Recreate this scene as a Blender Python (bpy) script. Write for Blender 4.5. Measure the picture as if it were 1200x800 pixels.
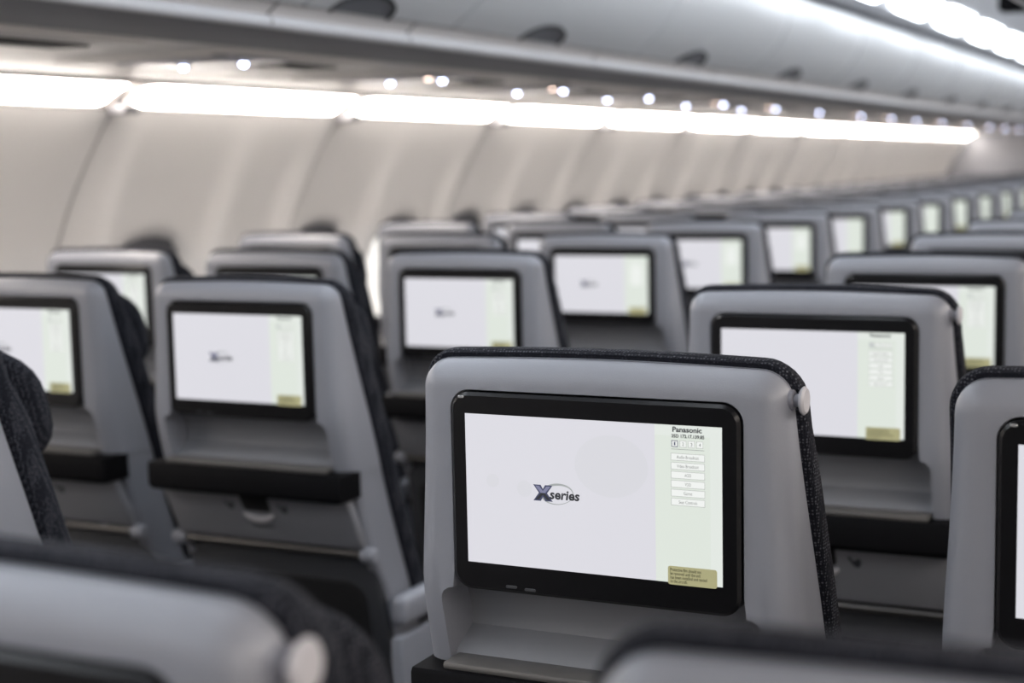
import bpy, bmesh, math, random
from mathutils import Vector, Matrix
random.seed(7)
for o in list(bpy.data.objects): bpy.data.objects.remove(o)
scene = bpy.context.scene
COL = scene.collection

# ------------------------------------------------------------------ camera
CAM_X, CAM_H = 0.985, 1.30          # cabin centre line is x = 0, floor is z = 0
YAW, PITCH, ROLL, F_PX = 0.4511, -0.1134, -0.0209, 1807.94
fw = Vector((-math.sin(YAW)*math.cos(PITCH), math.cos(YAW)*math.cos(PITCH), math.sin(PITCH)))
rt = Vector((math.cos(YAW), math.sin(YAW), 0)); up = rt.cross(fw)
r2 = math.cos(ROLL)*rt + math.sin(ROLL)*up
u2 = -math.sin(ROLL)*rt + math.cos(ROLL)*up
cd = bpy.data.cameras.new('camera'); cam = bpy.data.objects.new('camera', cd); COL.objects.link(cam)
m = Matrix((r2, u2, -fw)).transposed().to_4x4(); m.translation = Vector((CAM_X, 0, CAM_H)); cam.matrix_world = m
cd.sensor_fit = 'HORIZONTAL'; cd.sensor_width = 36.0; cd.lens = F_PX*36/1200
cd.clip_start = 0.02; cd.clip_end = 100
cd.dof.use_dof = True; cd.dof.focus_distance = 1.385; cd.dof.aperture_fstop = 4.2; cd.dof.aperture_blades = 0
scene.camera = cam
# ------------------------------------------------------------------ world and exposure
world = bpy.data.worlds.new('world'); scene.world = world; world.use_nodes = True
world.node_tree.nodes['Background'].inputs[0].default_value = (0.5, 0.53, 0.6, 1)
world.node_tree.nodes['Background'].inputs[1].default_value = 0.05
vs = scene.view_settings
vs.view_transform = 'Standard'; vs.look = 'None'; vs.gamma = 1; vs.use_curve_mapping = False; vs.exposure = 0.72
STRIP, COVE, SPOT, SCR = 11.5, 6.0, 8.5, 0.655

# ------------------------------------------------------------------ materials
MATS = {}
def mat(name, col, rough=0.5, metal=0.0, emit=None, estr=1.0, bump=0.0, bscale=400, var=0.0, vscale=8, spec=0.5):
    m = bpy.data.materials.new(name); m.use_nodes = True; nt = m.node_tree; N = nt.nodes; L = nt.links
    b = N['Principled BSDF']
    b.inputs['Base Color'].default_value = (*col, 1); b.inputs['Roughness'].default_value = rough
    b.inputs['Metallic'].default_value = metal; b.inputs['Specular IOR Level'].default_value = spec
    if emit:
        b.inputs['Emission Color'].default_value = (*emit, 1); b.inputs['Emission Strength'].default_value = estr
    if bump or var: tc = N.new('ShaderNodeTexCoord')
    if bump:
        n = N.new('ShaderNodeTexNoise'); n.inputs['Scale'].default_value = bscale
        bp = N.new('ShaderNodeBump'); bp.inputs['Strength'].default_value = bump; bp.inputs['Distance'].default_value = 0.002
        L.new(tc.outputs['Object'], n.inputs['Vector']); L.new(n.outputs['Fac'], bp.inputs['Height']); L.new(bp.outputs['Normal'], b.inputs['Normal'])
    if var:
        n = N.new('ShaderNodeTexNoise'); n.inputs['Scale'].default_value = vscale
        mx = N.new('ShaderNodeMix'); mx.data_type = 'RGBA'
        mx.inputs[6].default_value = (*[c*(1-var) for c in col], 1); mx.inputs[7].default_value = (*[min(1, c*(1+var)) for c in col], 1)
        L.new(tc.outputs['Object'], n.inputs['Vector']); L.new(n.outputs['Fac'], mx.inputs[0]); L.new(mx.outputs[2], b.inputs['Base Color'])
    MATS[name] = m; return m
mat('shell', (0.25, 0.26, 0.292), 0.42, bump=0.10, bscale=900, var=0.04)
mat('tray', (0.235, 0.24, 0.26), 0.5, bump=0.1, bscale=900, var=0.04)
mat('recess', (0.235, 0.242, 0.262), 0.5, bump=0.1, bscale=900)
mat('armrest', (0.28, 0.29, 0.325), 0.45)
mat('bezel', (0.005, 0.005, 0.006), 0.32, var=0.2, spec=0.3)
mat('band', (0.005, 0.005, 0.006), 0.6, var=0.2, spec=0.06)
mat('lip', (0.12, 0.115, 0.11), 0.35, var=0.1)
mat('darkplastic', (0.045, 0.047, 0.053), 0.55, var=0.1)
mat('blackhole', (0.006, 0.006, 0.007), 0.8, var=0.1)
mat('metal', (0.16, 0.155, 0.15), 0.4, 0.8, var=0.08)
mat('knob', (0.46, 0.45, 0.47), 0.4)
mat('stem', (0.22, 0.22, 0.25), 0.4)
mat('wall', (0.86, 0.84, 0.82), 0.42, var=0.02, vscale=3)
mat('wallseam', (0.30, 0.28, 0.27), 0.7, var=0.05)
mat('winframe', (0.16, 0.16, 0.175), 0.5, var=0.05)
mat('shade', (0.85, 0.83, 0.80), 0.5, emit=(1.0, 0.97, 0.92), estr=0.6)  # emission stands in for daylight behind the drawn shade
mat('bin', (0.76, 0.775, 0.79), 0.5, var=0.015, vscale=3)
mat('bintrim', (0.68, 0.65, 0.63), 0.4, var=0.03)
mat('rail', (0.62, 0.63, 0.66), 0.3, var=0.03)
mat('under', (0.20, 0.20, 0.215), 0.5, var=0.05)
mat('psu', (0.60, 0.575, 0.555), 0.45, var=0.03)
mat('psuplate', (0.33, 0.33, 0.37), 0.3, var=0.05)
mat('latch', (0.15, 0.155, 0.175), 0.4, var=0.05)
mat('seam', (0.05, 0.05, 0.055), 0.6, var=0.05)
mat('cornice', (0.42, 0.43, 0.46), 0.45, var=0.03)
mat('ceiling', (0.66, 0.67, 0.69), 0.5, var=0.02)
mat('bulkhead', (0.30, 0.305, 0.33), 0.5, var=0.04)
mat('strip', (0.9, 0.88, 0.84), 0.5, emit=(1.0, 0.915, 0.845), estr=STRIP)
mat('cove', (0.9, 0.9, 0.9), 0.5, emit=(0.88, 0.935, 1.0), estr=COVE)
mat('spot', (0.9, 0.9, 0.95), 0.3, emit=(0.66, 0.72, 1.0), estr=SPOT)
mat('glintwarm', (0.9, 0.8, 0.7), 0.3, emit=(1.0, 0.72, 0.58), estr=8)
mat('display', (0.02, 0.02, 0.02), 0.35, emit=(0.655, 0.65, 0.70), estr=SCR)
mat('displayshade', (0.02, 0.02, 0.02), 0.35, emit=(0.63, 0.63, 0.67), estr=SCR)
mat('sidebar', (0.02, 0.02, 0.02), 0.35, emit=(0.67, 0.72, 0.66), estr=SCR)
mat('sidebarhead', (0.02, 0.02, 0.02), 0.35, emit=(0.70, 0.74, 0.70), estr=SCR)
mat('button', (0.02, 0.02, 0.02), 0.35, emit=(0.80, 0.82, 0.80), estr=SCR)
mat('inkline', (0.02, 0.02, 0.02), 0.5, emit=(0.22, 0.235, 0.225), estr=SCR)
mat('ink', (0.012, 0.012, 0.014), 0.5, emit=(0.02, 0.022, 0.026), estr=SCR)
mat('inkgrey', (0.02, 0.02, 0.02), 0.5, emit=(0.16, 0.17, 0.165), estr=SCR)
mat('inkblue', (0.02, 0.02, 0.03), 0.5, emit=(0.045, 0.05, 0.10), estr=SCR)
mat('inkviolet', (0.02, 0.02, 0.03), 0.5, emit=(0.19, 0.195, 0.30), estr=SCR)
mat('ringgrey', (0.02, 0.02, 0.02), 0.5, emit=(0.34, 0.36, 0.36), estr=SCR)
mat('film', (0.20, 0.19, 0.11), 0.4, emit=(0.27, 0.26, 0.14), estr=SCR, var=0.1, vscale=60)  # sticker glow stands for screen light shining through it
mat('filmink', (0.01, 0.01, 0.008), 0.5, emit=(0.03, 0.03, 0.012), estr=SCR)
mat('trayink', (0.04, 0.042, 0.05), 0.6)
mat('glint', (0.5, 0.5, 0.5), 0.2, 0.5)
mat('carpet', (0.035, 0.037, 0.05), 0.95, bump=0.5, bscale=300, var=0.2, vscale=120)

def fabric():
    m = bpy.data.materials.new('fabric'); m.use_nodes = True; N = m.node_tree.nodes; L = m.node_tree.links
    b = N['Principled BSDF']; b.inputs['Roughness'].default_value = 0.9; b.inputs['Specular IOR Level'].default_value = 0.2
    tc = N.new('ShaderNodeTexCoord'); v = N.new('ShaderNodeTexVoronoi'); v.inputs['Scale'].default_value = 330; v.inputs['Randomness'].default_value = 0.35
    L.new(tc.outputs['Object'], v.inputs['Vector'])
    r = N.new('ShaderNodeValToRGB'); r.color_ramp.elements[0].position = 0.16; r.color_ramp.elements[1].position = 0.42
    r.color_ramp.elements[0].color = (0.085, 0.088, 0.105, 1); r.color_ramp.elements[1].color = (0.007, 0.008, 0.013, 1)
    L.new(v.outputs['Distance'], r.inputs[0]); L.new(r.outputs[0], b.inputs['Base Color'])
    bp = N.new('ShaderNodeBump'); bp.inputs['Strength'].default_value = 0.7; bp.inputs['Distance'].default_value = 0.002; bp.invert = True
    L.new(v.outputs['Distance'], bp.inputs['Height']); L.new(bp.outputs['Normal'], b.inputs['Normal'])
    MATS['fabric'] = m
fabric()

# ------------------------------------------------------------------ mesh helpers
class MB:
    def __init__(s): s.v = []; s.f = []
    def add(s, vs_, fs):
        n = len(s.v); s.v += [tuple(p) for p in vs_]; s.f += [tuple(i+n for i in q) for q in fs]; return s
    def loft(s, rings, closed=False, cap0=False, cap1=False):
        k = len(rings[0]); vs_ = [p for r in rings for p in r]; fs = []
        for i in range(len(rings)-1):
            for j in range(k if closed else k-1):
                a = i*k+j; b = i*k+(j+1) % k; fs.append((a, b, b+k, a+k))
        if cap0: fs.append(tuple(range(k))[::-1])
        if cap1: fs.append(tuple((len(rings)-1)*k+j for j in range(k)))
        return s.add(vs_, fs)
    def box(s, x0, x1, y0, y1, z0, z1, r=0.0, seg=2, mtx=None):
        bm = bmesh.new(); bmesh.ops.create_cube(bm, size=1)
        for v in bm.verts: v.co = Vector(((x0+x1)/2+v.co.x*(x1-x0), (y0+y1)/2+v.co.y*(y1-y0), (z0+z1)/2+v.co.z*(z1-z0)))
        if r > 0: bmesh.ops.bevel(bm, geom=bm.edges[:], offset=r, segments=seg, profile=0.5, affect='EDGES')
        if mtx: bmesh.ops.transform(bm, matrix=mtx, verts=bm.verts)
        bm.verts.index_update(); s.add([v.co for v in bm.verts], [[v.index for v in f.verts] for f in bm.faces]); bm.free(); return s
    def rounded_slab(s, x0, x1, z0, z1, y0, y1, r, n=6, ch=0.002, lean=0.0):
        """rounded rectangle in x,z extruded along y, chamfered on its rear (y0) face"""
        def ring(ins, y):
            out = []
            for cx, cz, a0 in ((x1-r, z1-r, 0), (x0+r, z1-r, 90), (x0+r, z0+r, 180), (x1-r, z0+r, 270)):
                for i in range(n+1):
                    a = math.radians(a0+90*i/n); z = cz+(r-ins)*math.sin(a)
                    out.append((cx+(r-ins)*math.cos(a), y+lean*(z1-z), z))
            return out
        return s.loft([ring(ch, y0), ring(0, y0+ch), ring(0, y1)], True, True, True)
    def cyl(s, a, b, r0, r1=None, n=16, bev=0.0):
        r1 = r0 if r1 is None else r1; a = Vector(a); b = Vector(b); d = (b-a).normalized()
        t = Vector((0, 0, 1)) if abs(d.z) < 0.9 else Vector((1, 0, 0)); e1 = d.cross(t).normalized(); e2 = d.cross(e1)
        def ring(c, r): return [c+e1*r*math.cos(2*math.pi*i/n)+e2*r*math.sin(2*math.pi*i/n) for i in range(n)]
        if bev: rings = [ring(a, r0-bev), ring(a+d*bev, r0), ring(b-d*bev, r1), ring(b, r1-bev)]
        else: rings = [ring(a, r0), ring(b, r1)]
        return s.loft(rings, True, True, True)
    def mesh(s, name, matname, sharp=40, flat=False):
        me = bpy.data.meshes.new(name); me.from_pydata([tuple(p) for p in s.v], [], s.f); me.update()
        bm = bmesh.new(); bm.from_mesh(me); bmesh.ops.recalc_face_normals(bm, faces=bm.faces[:]) if not flat else None
        bm.to_mesh(me); bm.free()
        me.materials.append(MATS[matname])
        if not flat:
            me.polygons.foreach_set('use_smooth', [True]*len(me.polygons)); me.set_sharp_from_angle(angle=math.radians(sharp))
        return me
def link(name, me, parent=None):
    o = bpy.data.objects.new(name, me); COL.objects.link(o)
    if parent: o.parent = parent
    return o
def empty(name, loc, rz=0.0):
    o = bpy.data.objects.new(name, None); COL.objects.link(o); o.location = loc; o.rotation_euler.z = rz; o.empty_display_size = 0.1; return o
def tag(o, label, cat, group=None):
    o['label'] = label; o['category'] = cat
    if group: o['group'] = group
    return o
def struct(o, label=None, cat=None):
    o['kind'] = 'structure'
    if label: o['label'] = label
    if cat: o['category'] = cat
    return o
def bez(P, n):
    out = []
    for i in range(n+1):
        t = i/n; u = 1-t
        out.append(tuple(u**3*P[0][k]+3*u*u*t*P[1][k]+3*u*t*t*P[2][k]+t**3*P[3][k] for k in range(2)))
    return out

# ------------------------------------------------------------------ cabin shell
Y0, Y1 = -2.4, 15.7
def prof(pts): return [(-(X+CAM_X), Z+CAM_H) for X, Z in pts]     # -> (outward distance from centre line, height)
def wall_profile():
    X, Z = -2.588, 0.160; pts = [(X, Z)]
    while Z > -0.50:                                        # leaning in at the top, upright at the windows
        sl = 0.80-0.44*(0.16-Z)/0.346 if Z > -0.186 else 0.36*(Z+0.50)/0.314
        X -= 0.016*max(0.0, sl); Z -= 0.016; pts.append((X, Z))
    return prof(pts+[(X, -.65), (X+.015, -.80), (X+.04, -.95), (X+.08, -1.12), (X+.13, -1.30)])
WALL = wall_profile()
def chaikin(p, n=3):
    for _ in range(n):
        q = [p[0]]
        for a, b in zip(p, p[1:]): q += [(a[0]*.75+b[0]*.25, a[1]*.75+b[1]*.25), (a[0]*.25+b[0]*.75, a[1]*.25+b[1]*.75)]
        p = q+[p[-1]]
    return p
WALL = chaikin(WALL)
def interp(pts, t):
    """point and outward normal at arc length t along a profile"""
    for a, b in zip(pts, pts[1:]):
        l = math.dist(a, b)
        if t <= l or b is pts[-1]:
            f = t/l; n = (b[1]-a[1], -(b[0]-a[0])); q = math.hypot(*n)
            return a[0]+(b[0]-a[0])*f, a[1]+(b[1]-a[1])*f, n[0]/q, n[1]/q
        t -= l
def plen(pts): return sum(math.dist(a, b) for a, b in zip(pts, pts[1:]))
WIN_Z = CAM_H-0.395; WIN_H, WIN_W = 0.215, 0.165
def win_field(y, z, yw, grow=0.0):
    return (abs(y-yw)/(WIN_W+grow))**3+(abs(z-WIN_Z)/(WIN_H+grow))**3
PANEL0, PANEL = 3.09, 1.066
WINDOWS_L = [1.86, 2.39, 3.46]+[4.33+0.533*i for i in range(21)]
def smooth(a, b, x):
    t = max(0, min(1, (x-a)/(b-a))); return t*t*(3-2*t)
def wall_panel(y0, y1, sgn, wins, fine):
    L = plen(WALL); ny = max(2, int((y1-y0)/(0.02 if fine else 0.06))); nz = 62 if fine else 30
    rings = []; g = 0.0022
    for i in range(ny+1):
        y = y0+g+(y1-y0-2*g)*i/ny; ring = []
        edge = smooth(0, 0.012, min(y-y0-g, y1-g-y))
        for j in range(nz+1):
            t = L*j/nz; d, z, nx, nz_ = interp(WALL, t)
            off = 0.006*(1-edge)                                   # rolled panel edges
            ph = min(abs(y-w) for w in wins) if wins else 9
            off -= 0.040*math.exp(-((ph-0.262)/0.05)**2)*smooth(1.47, 1.02, z)*smooth(0.45, 0.85, z)      # soft ribs between the windows
            for w in wins:
                if abs(y-w) < 0.3:
                    off += 0.045*(1-smooth(0.75, 1.12, win_field(y, z, w)))
            ring.append((sgn*(d+off), y, z))
        rings.append(ring)
    return MB().loft(rings)
def wall_side(sgn, name):
    root = struct(empty(name, (0, 0, 0)), 'pale curved cabin sidewall of moulded panels under the light strip' if sgn < 0 else 'pale curved cabin sidewall across the aisle', 'wall')
    # backing seen in the panel joints
    mb = MB(); mb.loft([[(sgn*(d+0.06), y, z) for d, z in WALL] for y in (Y0, Y1)]); link('backing', mb.mesh('backing', 'wallseam'), root)
    k = math.ceil((Y0-PANEL0)/PANEL)-1
    while PANEL0+k*PANEL < Y1:
        a = max(Y0, PANEL0+k*PANEL); b = min(Y1, PANEL0+(k+1)*PANEL); k += 1
        if b-a < 0.02: continue
        wins = [w for w in WINDOWS_L if a-0.35 < w < b+0.35]
        link('panel', wall_panel(a, b, sgn, wins, sgn < 0 and b > 1.5).mesh('panel', 'wall'), root)
    return root
wall_side(-1, 'wall_left'); wall_side(1, 'wall_right')
# windows
def superring(yw, rw, rh, d, n=40, p=3.0):
    out = []
    for i in range(n):
        a = 2*math.pi*i/n; c, s_ = math.cos(a), math.sin(a)
        out.append((d, yw+rw*math.copysign(abs(c)**(2/p), c), WIN_Z+rh*math.copysign(abs(s_)**(2/p), s_)))
    return out
def wall_d(z):
    for a, b in zip(WALL, WALL[1:]):
        if b[1] <= z <= a[1]:
            return a[0]+(b[0]-a[0])*(a[1]-z)/(a[1]-b[1])
    return WALL[-1][0]
wn = 0
for sgn in (-1, 1):
    fm = MB(); sm = MB()
    def rr(rw, rh, dd): return [(sgn*(wall_d(p[2])+dd), p[1], p[2]) for p in superring(0, rw, rh, 0)]
    fm.loft([rr(WIN_W+0.004, WIN_H+0.004, 0.006), rr(WIN_W-0.008, WIN_H-0.008, 0.016), rr(WIN_W-0.030, WIN_H-0.036, 0.043), rr(WIN_W-0.042, WIN_H-0.05, 0.04)], True)  # frame gets a dark colour to carry the shade of the recess
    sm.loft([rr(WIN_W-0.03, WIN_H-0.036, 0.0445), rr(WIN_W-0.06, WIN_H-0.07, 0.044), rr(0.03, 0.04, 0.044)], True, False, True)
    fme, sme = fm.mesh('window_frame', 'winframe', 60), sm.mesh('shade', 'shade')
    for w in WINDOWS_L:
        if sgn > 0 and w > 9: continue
        wn += 1; r = struct(empty(f'window_{wn}', (0, w, 0)), 'rounded cabin window with shadow-darkened frame and drawn pale shade', 'window')
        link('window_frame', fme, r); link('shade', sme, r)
# floor, bulkheads
mb = MB().box(-1.76, 1.76, Y0, Y1, -0.05, 0.0); struct(link('floor', mb.mesh('floor', 'carpet')), 'dark carpeted cabin floor', 'floor')
mb = MB().box(-1.95, 1.95, Y1, Y1+0.06, 0.0, 2.3); struct(link('wall_front', mb.mesh('wall_front', 'bulkhead')), 'plain grey bulkhead at the far end of the cabin', 'wall')
mb = MB().box(-1.95, 1.95, Y0-0.06, Y0, 0.0, 2.3); struct(link('wall_back', mb.mesh('wall_back', 'bulkhead')), 'plain grey bulkhead closing the cabin behind', 'wall')
# ceiling (middle vault between the two rows of cove lights)
CEI = bez([(0.328, 1.998), (0.27, 2.07), (0.14, 2.11), (0.0, 2.11)], 12)
cp = [(-d, z) for d, z in CEI]+[(d, z) for d, z in CEI[::-1][1:]]
ce = struct(empty('ceiling', (0, 0, 0)), 'pale vaulted ceiling above the aisle', 'ceiling')
y = Y0; k = 0
while y < Y1-0.02:
    b = min(Y1, y+1.9); link('ceiling_panel', MB().loft([[(d, yy, z) for d, z in cp] for yy in (y+0.003, b-0.003)]).mesh('ceiling_panel', 'ceiling'), ce); y = b
# parts of each side that run the length of the cabin
def run(name, pts, matname, sgn, label, ext=0.0):
    o = link(name, MB().loft([[(sgn*d, yy, z) for d, z in pts] for yy in (Y0, Y1)]).mesh(name, matname, 50)); struct(o, label, 'trim'); return o
tn = 0
def nm():
    global tn; tn += 1; return f'trim_{tn}'
RAIL = prof([(-1.60+0.012*math.cos(a), .2640+0.012*math.sin(a)) for a in [math.radians(q) for q in range(-150, 91, 20)]])
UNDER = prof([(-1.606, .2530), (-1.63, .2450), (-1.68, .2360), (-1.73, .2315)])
SOFFIT = prof([(-1.73, .2310), (-1.95, .230), (-2.2, .229), (-2.472, .229), (-2.476, .219), (-2.482, .217), (-2.488, .240)])  # turned-down end lip added to keep strip light off the soffit
GAP = prof([(-1.462, .560), (-1.480, .566), (-1.480, .582), (-1.456, .584)])
CORN = prof([(-1.456, .583), (-1.430, .588), (-1.408, .604), (-1.402, .6135), (-1.412, .622)])
for s_ in (-1, 1):
    w = 'beside the lit sidewall' if s_ < 0 else 'across the aisle'
    run(nm(), UNDER, 'under', s_, f'shadow-painted grey underside of the bins {w}')  # shadow under the bins is put into this dark grey
    run(nm(), SOFFIT, 'psu', s_, f'pale beige service soffit {w}')
    run(nm(), GAP, 'seam', s_, f'dark gap above the bins {w}')
    run(nm(), CORN, 'cornice', s_, f'grey cornice below the cove lights {w}')
    run(nm(), prof([(-1.41, .62), (-1.44, .70), (-1.36, .86)]), 'cornice', s_, f'backing of the light cove {w}')
    run(nm(), prof([(-2.60, .165), (-2.64, .26), (-2.49, .262)]), 'wallseam', s_, f'backing of the wall light channel {w}')

# ------------------------------------------------------------------ overhead bins
DOOR = bez(prof([(-1.572, .297), (-1.485, .345), (-1.375, .47), (-1.458, .561)]), 18)
TRIM = prof([(-1.600, .276), (-1.590, .284), (-1.578, .2935), (-1.572, .2955)])
BINSEAMS = [-1.86, -0.79, 0.274, 1.34, 2.41]+[2.985+1.0755*i for i in range(12)]+[Y1]
LSH = 0.10
def bin_mesh(w, sgn):
    rings = []
    for yy, inn in ((0.005, 0.02), (0.005, 0.005), (0.008, 0.001), (0.014, 0), (w-0.014, 0), (w-0.008, 0.001), (w-0.005, 0.005), (w-0.005, 0.02)):
        ring = []
        for i, (d, z) in enumerate(DOOR):
            _ = interp(DOOR, 1e-4 + plen(DOOR)*i/len(DOOR)*0.999)
            ring.append((sgn*(d+inn*_[2]), yy, z+inn*_[3]*0.0 + inn*0.3))
        rings.append(ring)
    return MB().loft(rings)
def latch_mesh(w, sgn):
    hw, hh = 0.105, 0.056; mb = MB(); rings = []
    for i in range(17):
        u = -1+2*i/16; t = hh*math.sqrt(max(0.0, 1-abs(u)**2.4)); ring = []
        for j in range(7):
            d, z, nx, nz = interp(DOOR, 0.0005+t*j/6)
            ring.append((sgn*(d-0.0025*nx), w/2-LSH+u*hw, z-0.0025*nz))
        rings.append(ring)
    return mb.loft(rings)
def latch_rim(w, sgn):
    hw, hh = 0.105, 0.056; c = []
    for i in range(33):
        a = math.pi*i/32; u = -math.cos(a); t = hh*(math.sin(a)**0.85)
        d, z, nx, nz = interp(DOOR, 0.0005+t); c.append((d-0.003*nx, w/2-LSH+u*hw, z-0.003*nz))
    rings = []
    for d, yy, z in c:
        rings.append([(sgn*(d+0.005*math.cos(q)), yy, z+0.005*math.sin(q)) for q in (0.3, 1.9, 3.5, 5.0)])
    return MB().loft(rings, True)
cache = {}
def cached(key, fn):
    if key not in cache: cache[key] = fn()
    return cache[key]
ORD = ['first', 'second', 'third', 'fourth', 'fifth', 'sixth', 'seventh', 'eighth', 'ninth', 'tenth', 'eleventh', 'twelfth', 'thirteenth', 'fourteenth', 'fifteenth',
       'sixteenth', 'seventeenth', 'eighteenth', 'nineteenth', 'twentieth', 'twenty-first', 'twenty-second']
for s_ in (-1, 1):
    side = 'on the lit sidewall side' if s_ < 0 else 'across the aisle'
    nb = len(BINSEAMS)-1
    run(nm(), [(d+0.022, z+0.006) for d, z in DOOR], 'seam', s_, f'dark backing behind the bin doors {side}')
    for i in range(nb):
        a, b = BINSEAMS[i], BINSEAMS[i+1]; w = round(b-a, 4)
        if s_ > 0 and a > 9: continue
        r = tag(empty('overhead_bin', (0, a, 0)), f'pale grey closed overhead bin {side}, {ORD[nb-1-i]} from the end bulkhead', 'overhead bin', 'overhead bins along the cabin')
        link('door', cached(('d', w, s_), lambda: bin_mesh(w, s_).mesh('door', 'bin')), r)
        l = link('latch', cached(('l', w, s_), lambda: latch_mesh(w, s_).mesh('latch', 'latch')), r); l['label'] = 'dark rounded latch recess'
        link('latch_rim', cached(('lr', w, s_), lambda: latch_rim(w, s_).mesh('latch_rim', 'seam')), l)
    # lower trim pieces and handrail, in lengths
    tr = struct(empty(nm(), (0, 0, 0)), f'beige trim below the overhead bins {side}', 'trim')
    rl = tag(empty('handrail', (0, 0, 0)), f'grey rounded handrail lip under the overhead bins {side}', 'handrail')
    ys = [Y0, -0.4, 0.6, 1.6, 2.33]+[2.83+0.99*i for i in range(13)]+[Y1]
    for a, b in zip(ys, ys[1:]):
        link('trim_piece', MB().loft([[(s_*d, yy, z) for d, z in TRIM] for yy in (a+0.004, b-0.004)]).mesh('trim_piece', 'bintrim'), tr)
        link('rail_piece', MB().loft([[(s_*d, yy, z) for d, z in RAIL] for yy in (a+0.0015, b-0.0015)]).mesh('rail_piece', 'rail'), rl)
    link('joint_backing', MB().loft([[(s_*(d+0.004), yy, z+0.002) for d, z in TRIM] for yy in (Y0, Y1)]).mesh('joint_backing', 'seam'), tr)

# ------------------------------------------------------------------ light strips
def lens(pts, y0, y1, sgn, rc=0.03, p=2.6, n=14):
    """a diffuser whose ends are rounded: profile pts swept along y"""
    L = plen(pts); rings = []; m = 10
    for i in range(m+1):
        e = (1-math.cos(math.pi/2*i/m)); q = (1-(1-i/m)**p)**(1/p)
        rings.append((y0+rc*(i/m), q))
    full = rings+[(y1-(yy-y0), q) for yy, q in rings[::-1]]
    out = []
    for yy, q in full:
        q = max(q, 0.02); ring = []
        for j in range(n+1):
            t = L*(0.5+(j/n-0.5)*q); d, z, nx, nz = interp(pts, min(t, L*0.9999)); ring.append((sgn*d, yy, z))
        out.append(ring)
    return MB().loft(out)
STR = bez(prof([(-2.578, .168), (-2.572, .198), (-2.545, .213), (-2.488, .2165)]), 12)
COV = bez(prof([(-1.403, .6145), (-1.400, .650), (-1.360, .685), (-1.310, .697)]), 10)
for s_ in (-1, 1):
    side = 'above the pale sidewall' if s_ < 0 else 'on the wall across the aisle'
    k = math.ceil((Y0-PANEL0)/PANEL); segs = []
    while PANEL0+(k+1)*PANEL < Y1: segs.append((PANEL0+k*PANEL, PANEL0+(k+1)*PANEL)); k += 1
    segs.append((PANEL0+k*PANEL, Y1-0.03))
    for i, (a, b) in enumerate(segs):
        r = tag(empty('wall_light', (0, a, 0)), f'warm white lit strip panel {side}, {ORD[len(segs)-1-i]} from the end bulkhead', 'light panel', 'lit strip panels along the sidewalls')
        w = round(b-a, 4)
        link('diffuser', cached(('st', s_, w), lambda: lens(STR, 0.032, w-0.032, s_, 0.075, 2.7).mesh('diffuser', 'strip')), r)
        def clip():
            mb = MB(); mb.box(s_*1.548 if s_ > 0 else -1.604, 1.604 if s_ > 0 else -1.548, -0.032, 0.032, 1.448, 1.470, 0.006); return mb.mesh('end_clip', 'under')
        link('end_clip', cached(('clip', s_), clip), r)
        def rib():
            out = []
            for yy, h in ((-0.010, 0.004), (-0.010, -0.006), (0.010, -0.006), (0.010, 0.004)):
                out.append([(s_*(d+h), yy, z) for d, z in STR])
            return MB().loft(out).mesh('joint_rib', 'under')
        link('joint_rib', cached(('rib', s_), rib), r)
    y = -2.0; cv = []
    while y+0.95 < Y1: cv.append((y, y+0.94)); y += 0.94
    for i, (a, b) in enumerate(cv):
        r = tag(empty('cove_light', (0, a, 0)), f'cool white ceiling cove light {"on the lit sidewall side" if s_ < 0 else "across the aisle"}, {ORD[len(cv)-1-i]} from the end bulkhead', 'ceiling light', 'ceiling cove lights')
        link('diffuser', cached(('cv', s_), lambda: lens(COV, 0.05, 0.89, s_, 0.22, 2.0).mesh('diffuser', 'cove')), r)
        link('housing', cached(('cvh', s_), lambda: MB().loft([[(s_*(d+0.006), yy, z+0.006) for d, z in COV]+[(s_*0.327, yy, 2.006)] for yy in (0.0, 0.94)]).mesh('housing', 'ceiling')), r)

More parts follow.
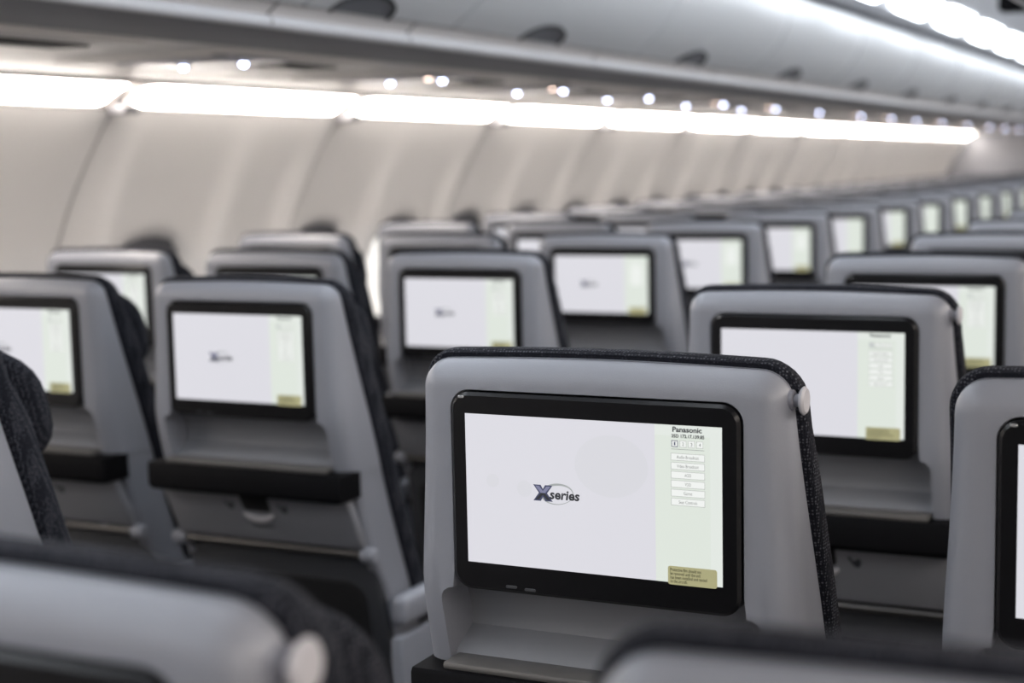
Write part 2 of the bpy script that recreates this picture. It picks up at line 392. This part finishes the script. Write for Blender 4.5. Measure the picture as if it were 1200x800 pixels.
# ------------------------------------------------------------------ passenger service units with reading lights
PSU_Y = [0.27, 1.03, 1.80, 2.606, 3.45, 4.20, 4.91, 5.71, 6.42, 7.14, 7.98, 8.71, 9.41, 10.25, 11.2, 12.2, 13.0, 13.8, 14.6]
def psu_parts(sgn):
    zs = CAM_H+0.230; P = {}
    def X(v): return sgn*(-(v+CAM_X))
    a, b = sorted((X(-1.76), X(-2.20)))
    P['plate'] = MB().box(a, b, -0.16, 0.40, zs-0.006, zs+0.02, 0.004).mesh('plate', 'psu')
    a, b = sorted((X(-1.79), X(-2.10)))
    P['light_bed'] = MB().box(a, b, -0.09, 0.08, zs-0.011, zs-0.002, 0.004).mesh('light_bed', 'psuplate')
    a, b = sorted((X(-1.84), X(-1.93)))
    P['air_slot'] = MB().box(a, b, 0.11, 0.34, zs-0.010, zs-0.002, 0.003).mesh('air_slot', 'blackhole')
    a, b = sorted((X(-1.99), X(-2.12)))
    P['speaker_grille'] = MB().box(a, b, 0.12, 0.27, zs-0.008, zs-0.002, 0.003).mesh('speaker_grille', 'psuplate')
    a, b = sorted((X(-1.80), X(-1.825)))
    P['call_button'] = MB().box(a, b, -0.145, -0.115, zs-0.009, zs-0.002, 0.003).mesh('call_button', 'latch')
    for nme, xx in (('win', -2.00), ('aisle', -1.85)):
        P['lamp_'+nme] = MB().cyl((X(xx), 0, zs-0.003), (X(xx), 0, zs-0.0135), 0.022, 0.017, 20, 0.002).mesh('reading_lamp', 'winframe')
        dome = [[(X(xx)+r*math.cos(2*math.pi*q/16), r*math.sin(2*math.pi*q/16), zs-0.0125-h) for q in range(16)] for r, h in ((0.0085, 0), (0.0080, 0.004), (0.006, 0.0072), (0.003, 0.009), (0.0003, 0.0095))]
        P['lens_'+nme] = MB().loft(dome, True, False, True).mesh('lens', 'spot')
    P['warm'] = MB().cyl((X(-1.872), -0.03, zs-0.010), (X(-1.872), -0.03, zs-0.0125), 0.008, 0.008, 12).mesh('warm_glint', 'glintwarm')  # added glowing disc stands for the warm reflection beside the lamp
    return P
for s_ in (-1, 1):
    P = psu_parts(s_)
    for i, yy in enumerate(PSU_Y):
        if s_ > 0 and yy > 9: continue
        r = tag(empty('service_unit', (0, yy, 0)), f'beige overhead service unit with reading lights {"by the lit sidewall" if s_ < 0 else "across the aisle"}, {ORD[len(PSU_Y)-1-i]} from the end bulkhead', 'service unit', 'overhead service units')
        for q in ('plate', 'air_slot', 'speaker_grille', 'call_button'): link(q, P[q], r)
        bed = link('light_bed', P['light_bed'], r)
        for q in ('win', 'aisle'):
            if s_ < 0 and i > 8 and q == 'win': continue
            lm = link('reading_lamp', P['lamp_'+q], r); link('lens', P['lens_'+q], lm)
        if i not in (3, 6, 9, 12): link('warm_glint', P['warm'], r)['label'] = 'small glowing disc painting a warm lamp reflection'
# dark sign box hung from the ceiling
sg = tag(empty('ceiling_sign', (0.28, 5.0, 0)), 'dark box sign hanging from the aisle ceiling', 'sign')
link('body', MB().box(-0.03, 0.42, -0.04, 0.04, 1.735, 1.90, 0.012).mesh('body', 'band'), sg)
link('mount', MB().box(0.12, 0.26, -0.025, 0.025, 1.89, 2.09, 0.005).mesh('mount', 'under'), sg)

# ------------------------------------------------------------------ the airline seat
ZC = CAM_H-0.293                     # height of the screen centre; seat meshes below use z relative to it, y forward from the screen
ZT = 0.117; RC = 0.028
def W(z): return 0.176+0.010*smooth(0.1, -0.18, z)+0.014*smooth(-0.18, -0.50, z)
def yfront(z): return 0.022+max(0.0, (0.12-z))*0.31
def yrear(z): return 0.0 if z > -0.10 else (-0.10-z)*0.26
def outer_path(zb, ins=0.0, n1=12, n2=9, n3=12):
    """arch outline from bottom left over the top to bottom right, moved inwards by ins"""
    R = RC-ins; zt = ZT-ins; w = W(ZT)-ins; pts = []
    for i in range(n1):
        z = zb+(ZT-RC-zb)*i/n1; pts.append((-(W(z)-ins), z))
    for i in range(n2):
        a = math.pi-math.pi/2*i/(n2-1) if n2 > 1 else 0; pts.append((-(w-R)+R*math.cos(a), zt-R+R*math.sin(a)))
    for i in range(1, n3):
        t = i/n3; pts.append((-(w-R)+2*(w-R)*t, zt+0.003*math.sin(math.pi*t)))
    return pts+[(-x, z) for x, z in pts[n1+n2-1::-1]]
def inner_path():
    pts = []; bx, bt, r = 0.140, 0.0905, 0.019
    for z in (-0.182, -0.165, -0.145, -0.125): pts.append((-0.156, z))
    for a in (0, 22, 45, 68, 90): pts.append((-0.142-0.014*math.cos(math.radians(a)), -0.111+0.014*math.sin(math.radians(a))))
    for z in (-0.08, -0.03, 0.03): pts.append((-bx, z))
    for i in range(9):
        a = math.pi-math.pi/2*i/8; pts.append((-(bx-r)+r*math.cos(a), bt-r+r*math.sin(a)))
    for i in range(1, 12): pts.append((-(bx-r)+2*(bx-r)*i/12, bt))
    return pts+[(-x, z) for x, z in pts[12+9-1::-1]]
def sh(pts, yf): return [(x, yf(z), z+ZC) for x, z in pts]
def make_shell():
    zb = -0.182; rings = [sh(outer_path(zb, 0.006), lambda z: yfront(z)+0.002), sh(outer_path(zb, 0.0), lambda z: yfront(z)-0.003)]
    R = 0.030
    for i in range(8):
        a = math.pi/2*i/7; ins = R*(1-math.cos(a)); dy = R*(1-math.sin(a))
        if i == 0:
            rings.append(sh(outer_path(zb, 0), lambda z: max(yrear(z)+R*0.9, min(yfront(z)-0.006, yrear(z)+R))))
        else: rings.append(sh(outer_path(zb, ins*0.80), lambda z: yrear(z)+dy*0.85))
    ip = inner_path()
    rings.append(sh(ip, lambda z: yrear(z)+0.0))
    rings.append(sh([(x*0.994, z-0.001 if z > 0 else z) for x, z in ip], lambda z: yrear(z)+0.003))
    rings.append(sh([(x*0.994, z-0.001 if z > 0 else z) for x, z in ip], lambda z: 0.075))
    mb = MB().loft(rings)
    # close the two column feet
    k = len(rings[0]); n = len(rings)
    mb.f.append(tuple(i*k for i in range(n))); mb.f.append(tuple(i*k+k-1 for i in range(n))[::-1])
    return mb
def grid(fn, nu, nv):
    return MB().loft([[fn(i/nu, j/nv) for j in range(nv+1)] for i in range(nu+1)])
def make_recess():
    def f(u, v):
        z = -0.085-0.087*v; return (-0.1555+0.311*u, 0.040+0.026*math.sin(min(1, v*1.2)*math.pi*0.5)-0.040*smooth(0.70, 1.0, v), z+ZC)
    return grid(f, 12, 12)
def make_fabric_back():
    zb = -0.56; rings = []
    def t(z): return 0.032+0.015*smooth(0.070, 0.02, z)
    def o(ins): return outer_path(zb, ins, 26, 9, 14)
    rings.append(sh(o(0.012), lambda z: yfront(z)-0.002))
    rings.append(sh(o(-0.004), lambda z: yfront(z)+0.001))
    rings.append(sh(o(-0.0068), lambda z: yfront(z)+0.006))
    rings.append(sh(o(-0.0078), lambda z: yfront(z)+0.5*t(z)))
    rings.append(sh(o(-0.003), lambda z: yfront(z)+0.85*t(z)))
    rings.append(sh(o(0.010), lambda z: yfront(z)+1.05*t(z)))
    rings.append(sh(o(0.040), lambda z: yfront(z)+1.08*t(z)))
    ctr = [(x*0.05, zb+(z-zb)*0.95) for x, z in o(0.04)]
    rings.append(sh(ctr, lambda z: yfront(z)+0.6*t(z)))
    mb = MB().loft(rings); k = len(rings[0]); n = len(rings)
    mb.f.append(tuple([i*k for i in range(n)]+[i*k+k-1 for i in range(n)][::-1])); return mb
def make_headrest():
    rings = []
    for i in range(13):
        t = i/12; z = -0.06+0.165*t; w = 0.150*(1-0.25*abs(2*t-1)**4); d = 0.045*(1-abs(2*t-1)**3)+0.004
        y0 = yfront(z)+0.030
        rings.append([(w*math.copysign(abs(math.cos(a))**0.6, math.cos(a)), y0+d+d*math.sin(a)+0.02*abs(math.cos(a))**3, z+ZC) for a in [2*math.pi*q/24 for q in range(24)]])
    return MB().loft(rings, True, True, True)
def make_side_panel(sx):
    rings = []
    for i in range(19):
        z = -0.176-0.44*i/18; w = W(z)-0.002; a = yrear(z)+0.016+0.02*smooth(-0.31, -0.40, z); b = yfront(z)+0.001
        if z < -0.50: a += (-0.50-z)*0.25
        th = 0.018+0.012*smooth(-0.32, -0.38, z)
        rings.append([(sx*(w-th), a+0.008, z+ZC), (sx*(w-th+0.003), a+0.001, z+ZC), (sx*(w-0.006), a, z+ZC), (sx*(w-0.001), a+0.006, z+ZC), (sx*w, a+0.012, z+ZC), (sx*w, b, z+ZC), (sx*(w-th), b, z+ZC)])
    return MB().loft(rings, True, True, True)
def lean_box(mb, w0, w1, z1, z0, y1, y0, th, r=0.004):
    """panel between (z1,y1) top and (z0,y0) bottom, half widths w1 (top), w0 (bottom), thickness th forward"""
    bm = bmesh.new(); bmesh.ops.create_cube(bm, size=1)
    for v in bm.verts:
        t = v.co.z+0.5; w = w0+(w1-w0)*t
        v.co = Vector((v.co.x*2*w, y0+(y1-y0)*t+(v.co.y+0.5)*th, z0+(z1-z0)*t+ZC))
    bmesh.ops.bevel(bm, geom=bm.edges[:], offset=r, segments=3, profile=0.5, affect='EDGES')
    bm.verts.index_update(); mb.add([v.co for v in bm.verts], [[v.index for v in f.verts] for f in bm.faces]); bm.free(); return mb
def make_cushion():
    rings = []
    for i in range(11):
        t = i/10; y = 0.16+0.46*t; hz = 0.055+0.012*math.sin(t*math.pi); zc = 0.385+0.02*t; w = 0.195*(1-0.12*abs(2*t-1)**6)
        if i in (0, 10): hz *= 0.72
        rings.append([(w*math.copysign(abs(math.cos(a))**0.45, math.cos(a)), y, zc+hz*math.copysign(abs(math.sin(a))**0.6, math.sin(a))) for a in [2*math.pi*q/28 for q in range(28)]])
    return MB().loft(rings, True, True, True)
def tray_y(z): return 0.018+(-0.224-z)*0.50
TLEAN = math.atan(0.50)
PM = {}
PM['back_shell'] = make_shell().mesh('back_shell', 'shell', 50)
PM['recess_panel'] = make_recess().mesh('recess_panel', 'recess')
PM['back_cushion'] = make_fabric_back().mesh('back_cushion', 'fabric', 60)
PM['headrest'] = make_headrest().mesh('headrest', 'fabric', 60)
PM['side_l'] = make_side_panel(-1).mesh('side_panel', 'shell', 50)
PM['side_r'] = make_side_panel(1).mesh('side_panel', 'shell', 50)
PM['monitor'] = MB().rounded_slab(-0.138, 0.138, ZC-0.0955, ZC+0.0885, -0.0045, 0.034, 0.0175, 8, 0.003).mesh('monitor', 'bezel', 30)
PM['usb_port'] = MB().rounded_slab(-0.0055, 0.0055, -0.0014, 0.0014, -0.0050, 0.0, 0.0012, 3, 0.0003).mesh('usb_port', 'darkplastic')
PM['glint_chip'] = MB().rounded_slab(-0.003, 0.003, -0.0012, 0.0012, -0.0052, 0.0, 0.001, 3, 0.0003).mesh('corner_glint', 'glint')  # pale chip paints a small light reflection on the bezel corner
mb = MB()
rb = [(-0.010, -0.176), (-0.013, -0.180), (-0.013, -0.214), (-0.006, -0.2215), (0.05, -0.2215), (0.05, -0.176)]
rings = []
for x, q in ((-0.186, 0.4), (-0.184, 0.8), (-0.175, 1), (0.175, 1), (0.184, 0.8), (0.186, 0.4)):
    rings.append([(x, 0.018+(y-0.018)*(0.55+0.45*q) if y < 0.04 else y, (z+0.199)*(0.8+0.2*q)-0.199+ZC) for y, z in rb])
PM['tray_bumper'] = mb.loft(rings, True, True, True).mesh('tray_bumper', 'band', 35)
PM['ledge'] = MB().box(-0.1535, 0.1535, -0.004, 0.030, ZC-0.1765, ZC-0.169, 0.0028).mesh('ledge', 'lip')
PM['tray_table'] = lean_box(MB(), 0.181, 0.180, -0.222, -0.310, tray_y(-0.222), tray_y(-0.310), 0.020, 0.004).mesh('tray_table', 'tray')
def tilt(x, z): return (x, tray_y(z), z+ZC)
def tray_patch(x0, x1, z0, z1, pro, r, ch=0.001):
    mb = MB(); n = 5
    def ring(ins, dy):
        out = []
        for cx, cz, a0 in ((x1-r, z1-r, 0), (x0+r, z1-r, 90), (x0+r, z0+r, 180), (x1-r, z0+r, 270)):
            for i in range(n+1):
                a = math.radians(a0+90*i/n); x = cx+(r-ins)*math.cos(a); z = cz+(r-ins)*math.sin(a); out.append((x, tray_y(z)-dy, z+ZC))
        return out
    return mb.loft([ring(ch, pro), ring(0, pro-ch), ring(0, -0.004)], True, True, True)
PM['latch_well'] = tray_patch(-0.027, 0.027, -0.254, -0.2225, 0.0012, 0.007).mesh('latch_well', 'blackhole')
mb = MB()
rings = []
for i in range(13):
    t = -1+2*i/12; x = 0.030*t; zc = -0.259-0.010*(1-t*t); hh = 0.0065*math.sqrt(max(0.05, 1-t**4))
    rings.append([(x, tray_y(zc)-0.006*math.cos(a)*math.sqrt(max(0.05, 1-t**4)), zc+hh*math.sin(a)+ZC) for a in [2*math.pi*q/10 for q in range(10)]])
PM['latch_lever'] = mb.loft(rings, True, True, True).mesh('latch_lever', 'knob')
def poly(pts, pro=0.0006):
    return MB().add([(x, tray_y(z)-pro, z+ZC) for x, z in pts], [tuple(range(len(pts)))]).mesh('pictogram', 'trayink', flat=True)
for k_, cx in (('picto_a', -0.052), ('picto_b', 0.052)):
    PM[k_] = poly([(cx-0.010, -0.2385), (cx-0.006, -0.2375), (cx-0.002, -0.2445), (cx+0.006, -0.239), (cx+0.009, -0.244), (cx+0.006, -0.253), (cx+0.001, -0.254), (cx-0.004, -0.249)])
PM['picto_c'] = poly([(-0.020, -0.280), (0.022, -0.280), (0.022, -0.2825), (-0.020, -0.2825)])
mb = MB(); yb = tray_y(-0.319)+0.004
mb.cyl((-0.178, yb, ZC-0.319), (0.178, yb, ZC-0.319), 0.0055, n=12)
PM['hinge_bar'] = mb.mesh('hinge_bar', 'metal')
for sx, k in ((-1, 'l'), (1, 'r')):
    PM['cap_'+k] = MB().cyl((sx*0.172, yb, ZC-0.319), (sx*0.198, yb, ZC-0.319), 0.0125, n=18, bev=0.004).mesh('hinge_cap', 'armrest')
PM['lower_back'] = lean_box(MB(), 0.196, 0.186, -0.327, -0.640, 0.085, 0.150, 0.035, 0.008).mesh('lower_back', 'darkplastic')
mb = MB()
def pk(x0, x1, z0, z1, dy0, dy1, r):
    n = 6
    def ring(ins, dy):
        out = []
        for cx, cz, a0 in ((x1-r, z1-r, 0), (x0+r, z1-r, 90), (x0+r, z0+r, 180), (x1-r, z0+r, 270)):
            for i in range(n+1):
                a = math.radians(a0+90*i/n); x = cx+(r-ins)*math.cos(a); z = cz+(r-ins)*math.sin(a)
                out.append((x, 0.085+(-0.327-z)*0.2077-dy, z+ZC))
        return out
    return MB().loft([ring(0.003, dy1), ring(0, dy1-0.003), ring(0, dy0)], True, True, True)
PM['seat_pocket'] = pk(-0.160, 0.160, -0.60, -0.372, -0.004, 0.006, 0.035).mesh('seat_pocket', 'blackhole')
PM['seat_cushion'] = make_cushion().mesh('seat_cushion', 'fabric', 60)
PM['seat_base'] = MB().box(-0.195, 0.195, 0.17, 0.60, 0.27, 0.335, 0.012).mesh('seat_base', 'darkplastic')
for sx, k in ((-1, 'l'), (1, 'r')):
    PM['leg_f'+k] = MB().cyl((sx*0.15, 0.52, 0.0), (sx*0.15, 0.50, 0.28), 0.018, 0.016, 12).mesh('leg', 'metal')
    PM['leg_b'+k] = MB().cyl((sx*0.15, 0.16, 0.0), (sx*0.15, 0.24, 0.28), 0.018, 0.016, 12).mesh('leg', 'metal')
    c = sx*0.2205
    PM['arm_'+k] = MB().box(c-0.0155, c+0.0155, 0.095, 0.50, 0.568, 0.616, 0.012, 3).mesh('armrest', 'armrest')
    PM['armb_'+k] = MB().box(c-0.013, c+0.013, 0.085, 0.30, 0.30, 0.553, 0.010, 2).mesh('armrest_body', 'shell')
mb = MB(); mb.cyl((0.170, 0.024, ZC+0.091), (0.1845, 0.024, ZC+0.091), 0.0058, n=16); PM['knob_stem'] = mb.mesh('coat_knob', 'stem')
PM['knob_ring'] = MB().cyl((0.170, 0.024, ZC+0.091), (0.1775, 0.024, ZC+0.091), 0.0090, n=18, bev=0.001).mesh('knob_ring', 'stem')
PM['knob_disc'] = MB().cyl((0.183, 0.024, ZC+0.091), (0.188, 0.024, ZC+0.091), 0.0122, n=22, bev=0.002).mesh('knob_disc', 'knob')

# ------------------------------------------------------------------ what the screens show (flat print; u to the right, v down, both 0..1)
DW, DH, DY = 0.245, 0.1385, -0.0049
def dp(u, v, lift=0.0): return ((u-0.5)*DW, DY-lift, ZC-0.0025+0.0025+(0.5-v)*DH)
def quad(mb, u0, v0, u1, v1, lift): mb.add([dp(u0, v1, lift), dp(u1, v1, lift), dp(u1, v0, lift), dp(u0, v0, lift)], [(0, 1, 2, 3)])
def ell(mb, cu, cv, ru, rv, lift, n=40, rot=0.0):
    pts = []
    for i in range(n):
        a = 2*math.pi*i/n; x = ru*DW*math.cos(a); y = rv*DH*math.sin(a)
        x, y = x*math.cos(rot)-y*math.sin(rot), x*math.sin(rot)+y*math.cos(rot)
        pts.append(dp(cu+x/DW, cv-y/DH, lift))
    mb.add(pts, [tuple(range(n))])
def ring(mb, cu, cv, ru, rv, th0, th1, lift, n=56, rot=0.0):
    vs_ = []; fs = []
    for i in range(n):
        a = 2*math.pi*i/n; th = th0+(th1-th0)*(0.5+0.5*math.sin(a-0.6))
        for k in (0, 1):
            x = (ru*DW-k*th)*math.cos(a); y = (rv*DH-k*th)*math.sin(a)
            x, y = x*math.cos(rot)-y*math.sin(rot), x*math.sin(rot)+y*math.cos(rot)
            vs_.append(dp(cu+x/DW, cv-y/DH, lift))
        j = (i+1) % n; fs.append((2*i, 2*j, 2*j+1, 2*i+1))
    mb.add(vs_, fs)
def frame(mb, u0, v0, u1, v1, t, lift):
    tu = t/DW; tv = t/DH
    quad(mb, u0, v0, u1, v0+tv, lift); quad(mb, u0, v1-tv, u1, v1, lift); quad(mb, u0, v0, u0+tu, v1, lift); quad(mb, u1-tu, v0, u1, v1, lift)
def text(mb, s, u0, v0, u1, v1, lift, bold=0.0, shear=0.0, skew=0.0):
    cu = bpy.data.curves.new('t', 'FONT'); cu.body = s; cu.size = 1; cu.offset = bold; cu.shear = shear; cu.resolution_u = 3
    o = bpy.data.objects.new('t', cu); COL.objects.link(o); bpy.context.view_layer.update()
    me = bpy.data.meshes.new_from_object(o.evaluated_get(bpy.context.evaluated_depsgraph_get()))
    xs = [v.co.x for v in me.vertices]; ys = [v.co.y for v in me.vertices]; a, b, c, d = min(xs), max(xs), min(ys), max(ys)
    mb.add([dp(u0+(u1-u0)*(v.co.x-a)/(b-a), v1+(v0-v1)*(v.co.y-c)/(d-c), lift) for v in me.vertices], [tuple(p.vertices) for p in me.polygons])
    bpy.data.objects.remove(o); bpy.data.curves.remove(cu); bpy.data.meshes.remove(me)
def flat(name, matname, fn):
    mb = MB(); fn(mb); me = mb.mesh(name, matname, flat=True); return me
SP = []          # (part name, mesh, level of detail) children of the monitor
def S(name, matname, fn, lod, label=None): SP.append((name, flat(name, matname, fn), lod, label))
S('display', 'display', lambda m_: quad(m_, 0, 0, 1, 1, 0), 3, 'lit white screen picture')
S('picture_oval', 'displayshade', lambda m_: ell(m_, 0.585, 0.29, 0.142, 0.20, .00012), 0)
S('picture_dot', 'displayshade', lambda m_: ell(m_, 0.111, 0.439, 0.026, 0.045, .00012), 0)
S('picture_dot', 'displayshade', lambda m_: ell(m_, 0.241, 0.476, 0.03, 0.055, .00012), 0)
S('sidebar', 'sidebar', lambda m_: quad(m_, 0.753, 0, 1, 1, .00015), 3, 'pale green side menu')
S('sidebar_header', 'sidebarhead', lambda m_: (quad(m_, 0.753, 0, 1, 0.066, .0003), quad(m_, 0.957, 0.066, 1, 1, .0003)), 1)
MENU = ['Audio Broadcast', 'Video Broadcast', 'AOD', 'VOD', 'Game', 'Seat Controls']
def mv(i): return 0.176+i*0.0568
def f_(m_):
    for i in range(6): quad(m_, 0.813, mv(i), 0.938, mv(i)+0.0455, .0004)
    for i in range(4): quad(m_, 0.816+0.0308*i, 0.095, 0.840+0.0308*i, 0.137, .0004)
S('menu_buttons', 'button', f_, 2)
def f_(m_):
    for i in range(6): frame(m_, 0.813, mv(i), 0.938, mv(i)+0.0455, .00028, .0006)
    for i in range(1, 4): frame(m_, 0.816+0.0308*i, 0.095, 0.840+0.0308*i, 0.137, .00025, .0006)
    quad(m_, 0.815, 0.1485, 0.937, 0.1515, .0006)
S('button_outlines', 'inkline', f_, 1)
def f_(m_):
    wd = [0.082, 0.080, 0.024, 0.022, 0.031, 0.068]
    for i, s in enumerate(MENU): text(m_, s, 0.8755-wd[i]/2, mv(i)+0.0125, 0.8755+wd[i]/2, mv(i)+0.033, .0006)
    for i, s in enumerate('234'): text(m_, s, 0.855+0.0308*i, 0.106, 0.8625+0.0308*i, 0.127, .0006)
S('menu_lettering', 'inkgrey', f_, 1)
def f_(m_): frame(m_, 0.816, 0.095, 0.840, 0.137, .0006, .0007); text(m_, '1', 0.8255, 0.105, 0.8305, 0.127, .0007)
S('selected_button', 'inkblue', f_, 1)
S('menu_title', 'ink', lambda m_: text(m_, 'Panasonic', 0.820, 0.009, 0.928, 0.043, .0006, 0.03), 1)
S('address_line', 'ink', lambda m_: text(m_, '35D 172.17.139.85', 0.816, 0.056, 0.937, 0.079, .0006, 0.035), 0)
S('logo_ring', 'ringgrey', lambda m_: ring(m_, 0.372, 0.496, 0.066, 0.070, .0006, .0022, .0003, rot=0.10), 2)
def xpoly(m_, u0, v0, u1, v1, arm, waist, lift, half=None):
    um, vm = (u0+u1)/2, (v0+v1)/2; a = arm; w = waist
    T = [(u0, v0), (u0+a, v0), (um, vm-w), (u1-a, v0), (u1, v0), (um+a*0.55, vm), (um-a*0.55, vm)]
    B = [(u0, v1), (u0+a, v1), (um, vm+w), (u1-a, v1), (u1, v1), (um+a*0.55, vm), (um-a*0.55, vm)]
    if half != 'b': m_.add([dp(*q, lift) for q in T], [(0, 1, 2, 6), (2, 5, 6), (2, 3, 4, 5)])
    if half != 't': m_.add([dp(*q, lift) for q in B], [(0, 1, 2, 6), (2, 5, 6), (2, 3, 4, 5)])
S('logo_letter', 'inkblue', lambda m_: xpoly(m_, 0.277, 0.442, 0.355, 0.548, 0.030, 0.026, .0005), 2)
S('logo_violet', 'inkviolet', lambda m_: xpoly(m_, 0.285, 0.4495, 0.347, 0.540, 0.016, 0.014, .0007, 't'), 1)  # violet upper half of the printed letter
S('logo_core', 'ink', lambda m_: xpoly(m_, 0.286, 0.4495, 0.346, 0.539, 0.014, 0.012, .0007, 'b'), 1)
S('logo_word', 'ink', lambda m_: text(m_, 'series', 0.343, 0.470, 0.462, 0.531, .0008, 0.03, 0.12), 2)
def f_(m_):
    # adhesive notice on the protective film, a little rounded, reaching over the bezel
    n = 5; pts = []; r = 0.0022; x0, x1 = (0.799-0.5)*DW, (0.981-0.5)*DW; z1, z0 = (0.5-0.893)*DH, (0.5-1.012)*DH
    for cx, cz, a0 in ((x1-r, z1-r, 0), (x0+r, z1-r, 90), (x0+r, z0+r, 180), (x1-r, z0+r, 270)):
        for i in range(n+1):
            a = math.radians(a0+90*i/n); pts.append((cx+r*math.cos(a), DY-.0009, ZC+cz+r*math.sin(a)))
    m_.add(pts, [tuple(range(len(pts)))[::-1]])
S('film_notice', 'film', f_, 3, 'small olive notice stuck on the film')
def f_(m_):
    L = [('Protective film should not', 0.115), ('be removed until the unit', 0.112), ('has been installed and tested', 0.136), ('to the aircraft.', 0.064)]
    for i, (s, w) in enumerate(L): text(m_, s, 0.808, 0.905+i*0.0245, 0.808+w, 0.926+i*0.0245, .0011, 0.008)
S('notice_lettering', 'filmink', f_, 1)

def seat(x, y, col, row, label, lod):
    r = tag(empty('airline_seat', (x, y, 0)), label, 'seat', 'rows of airline seats'); r['seat_row'] = row
    link('back_shell', PM['back_shell'], r); link('recess_panel', PM['recess_panel'], r)
    bc = link('back_cushion', PM['back_cushion'], r); bc['label'] = 'dark woven fabric back cushion'; link('headrest', PM['headrest'], r)
    link('side_panel', PM['side_l'], r); link('side_panel', PM['side_r'], r)
    mo = link('monitor', PM['monitor'], r); mo['label'] = 'black framed seatback monitor'
    for nme, me, lv, lab in SP:
        if lv >= lod:
            o = link(nme, me, mo)
            if lab: o['label'] = lab
    if lod <= 1:
        o = link('usb_port', PM['usb_port'], mo); o.location = (-0.079, 0, ZC-0.0895)
        o = link('usb_port', PM['usb_port'], mo); o.location = (-0.060, 0, ZC-0.0905)
        o = link('corner_glint', PM['glint_chip'], mo); o.location = (-0.1265, 0, ZC+0.0842)
    link('tray_bumper', PM['tray_bumper'], r); link('ledge', PM['ledge'], r)
    t = link('tray_table', PM['tray_table'], r)
    if lod <= 2:
        link('latch_well', PM['latch_well'], t); link('latch_lever', PM['latch_lever'], t); [link('pictogram', PM[q], t) for q in ('picto_a', 'picto_b', 'picto_c')]
    hb = link('hinge_bar', PM['hinge_bar'], r); link('hinge_cap', PM['cap_l'], hb); link('hinge_cap', PM['cap_r'], hb)
    link('lower_back', PM['lower_back'], r); link('seat_pocket', PM['seat_pocket'], r)
    link('seat_cushion', PM['seat_cushion'], r); link('seat_base', PM['seat_base'], r)
    for k in ('leg_fl', 'leg_fr', 'leg_bl', 'leg_br'): link('leg', PM[k], r)
    for k in ('l', 'r'):
        if k == 'r' or col in 'AD':
            a = link('armrest', PM['arm_'+k], r); link('armrest_body', PM['armb_'+k], a)
    if col == 'D':
        k = link('coat_knob', PM['knob_stem'], r); k['label'] = 'pale round coat knob'; link('knob_ring', PM['knob_ring'], k); link('knob_disc', PM['knob_disc'], k)
    return r
COLX = {'A': -1.372, 'B': -0.920, 'C': -0.4594, 'D': 0.4594, 'E': 0.945, 'F': 1.41}
ROWS = {'A': range(1, 19), 'B': range(0, 19), 'C': range(0, 16), 'D': range(-1, 9), 'E': range(-1, 4)}
PLACE = {'A': 'window seat beside the lit sidewall', 'B': 'middle seat beside the window seats', 'C': 'aisle seat on the lit sidewall side', 'D': 'aisle seat across the aisle', 'E': 'middle seat across the aisle'}
for c, rows in ROWS.items():
    for rw in rows:
        yy = 1.2407+0.7509*rw
        lab = f'grey {PLACE[c]} with lit screen, {ORD[18-rw]} row from end bulkhead'
        lod = 0 if (c == 'D' and rw == 0) else 1 if rw <= 2 else 2 if rw <= 5 else 3
        if rw <= -1: lod = 2
        seat(COLX[c]-(0.006 if rw == -1 and c == 'D' else 0), yy, c, rw, lab, lod)
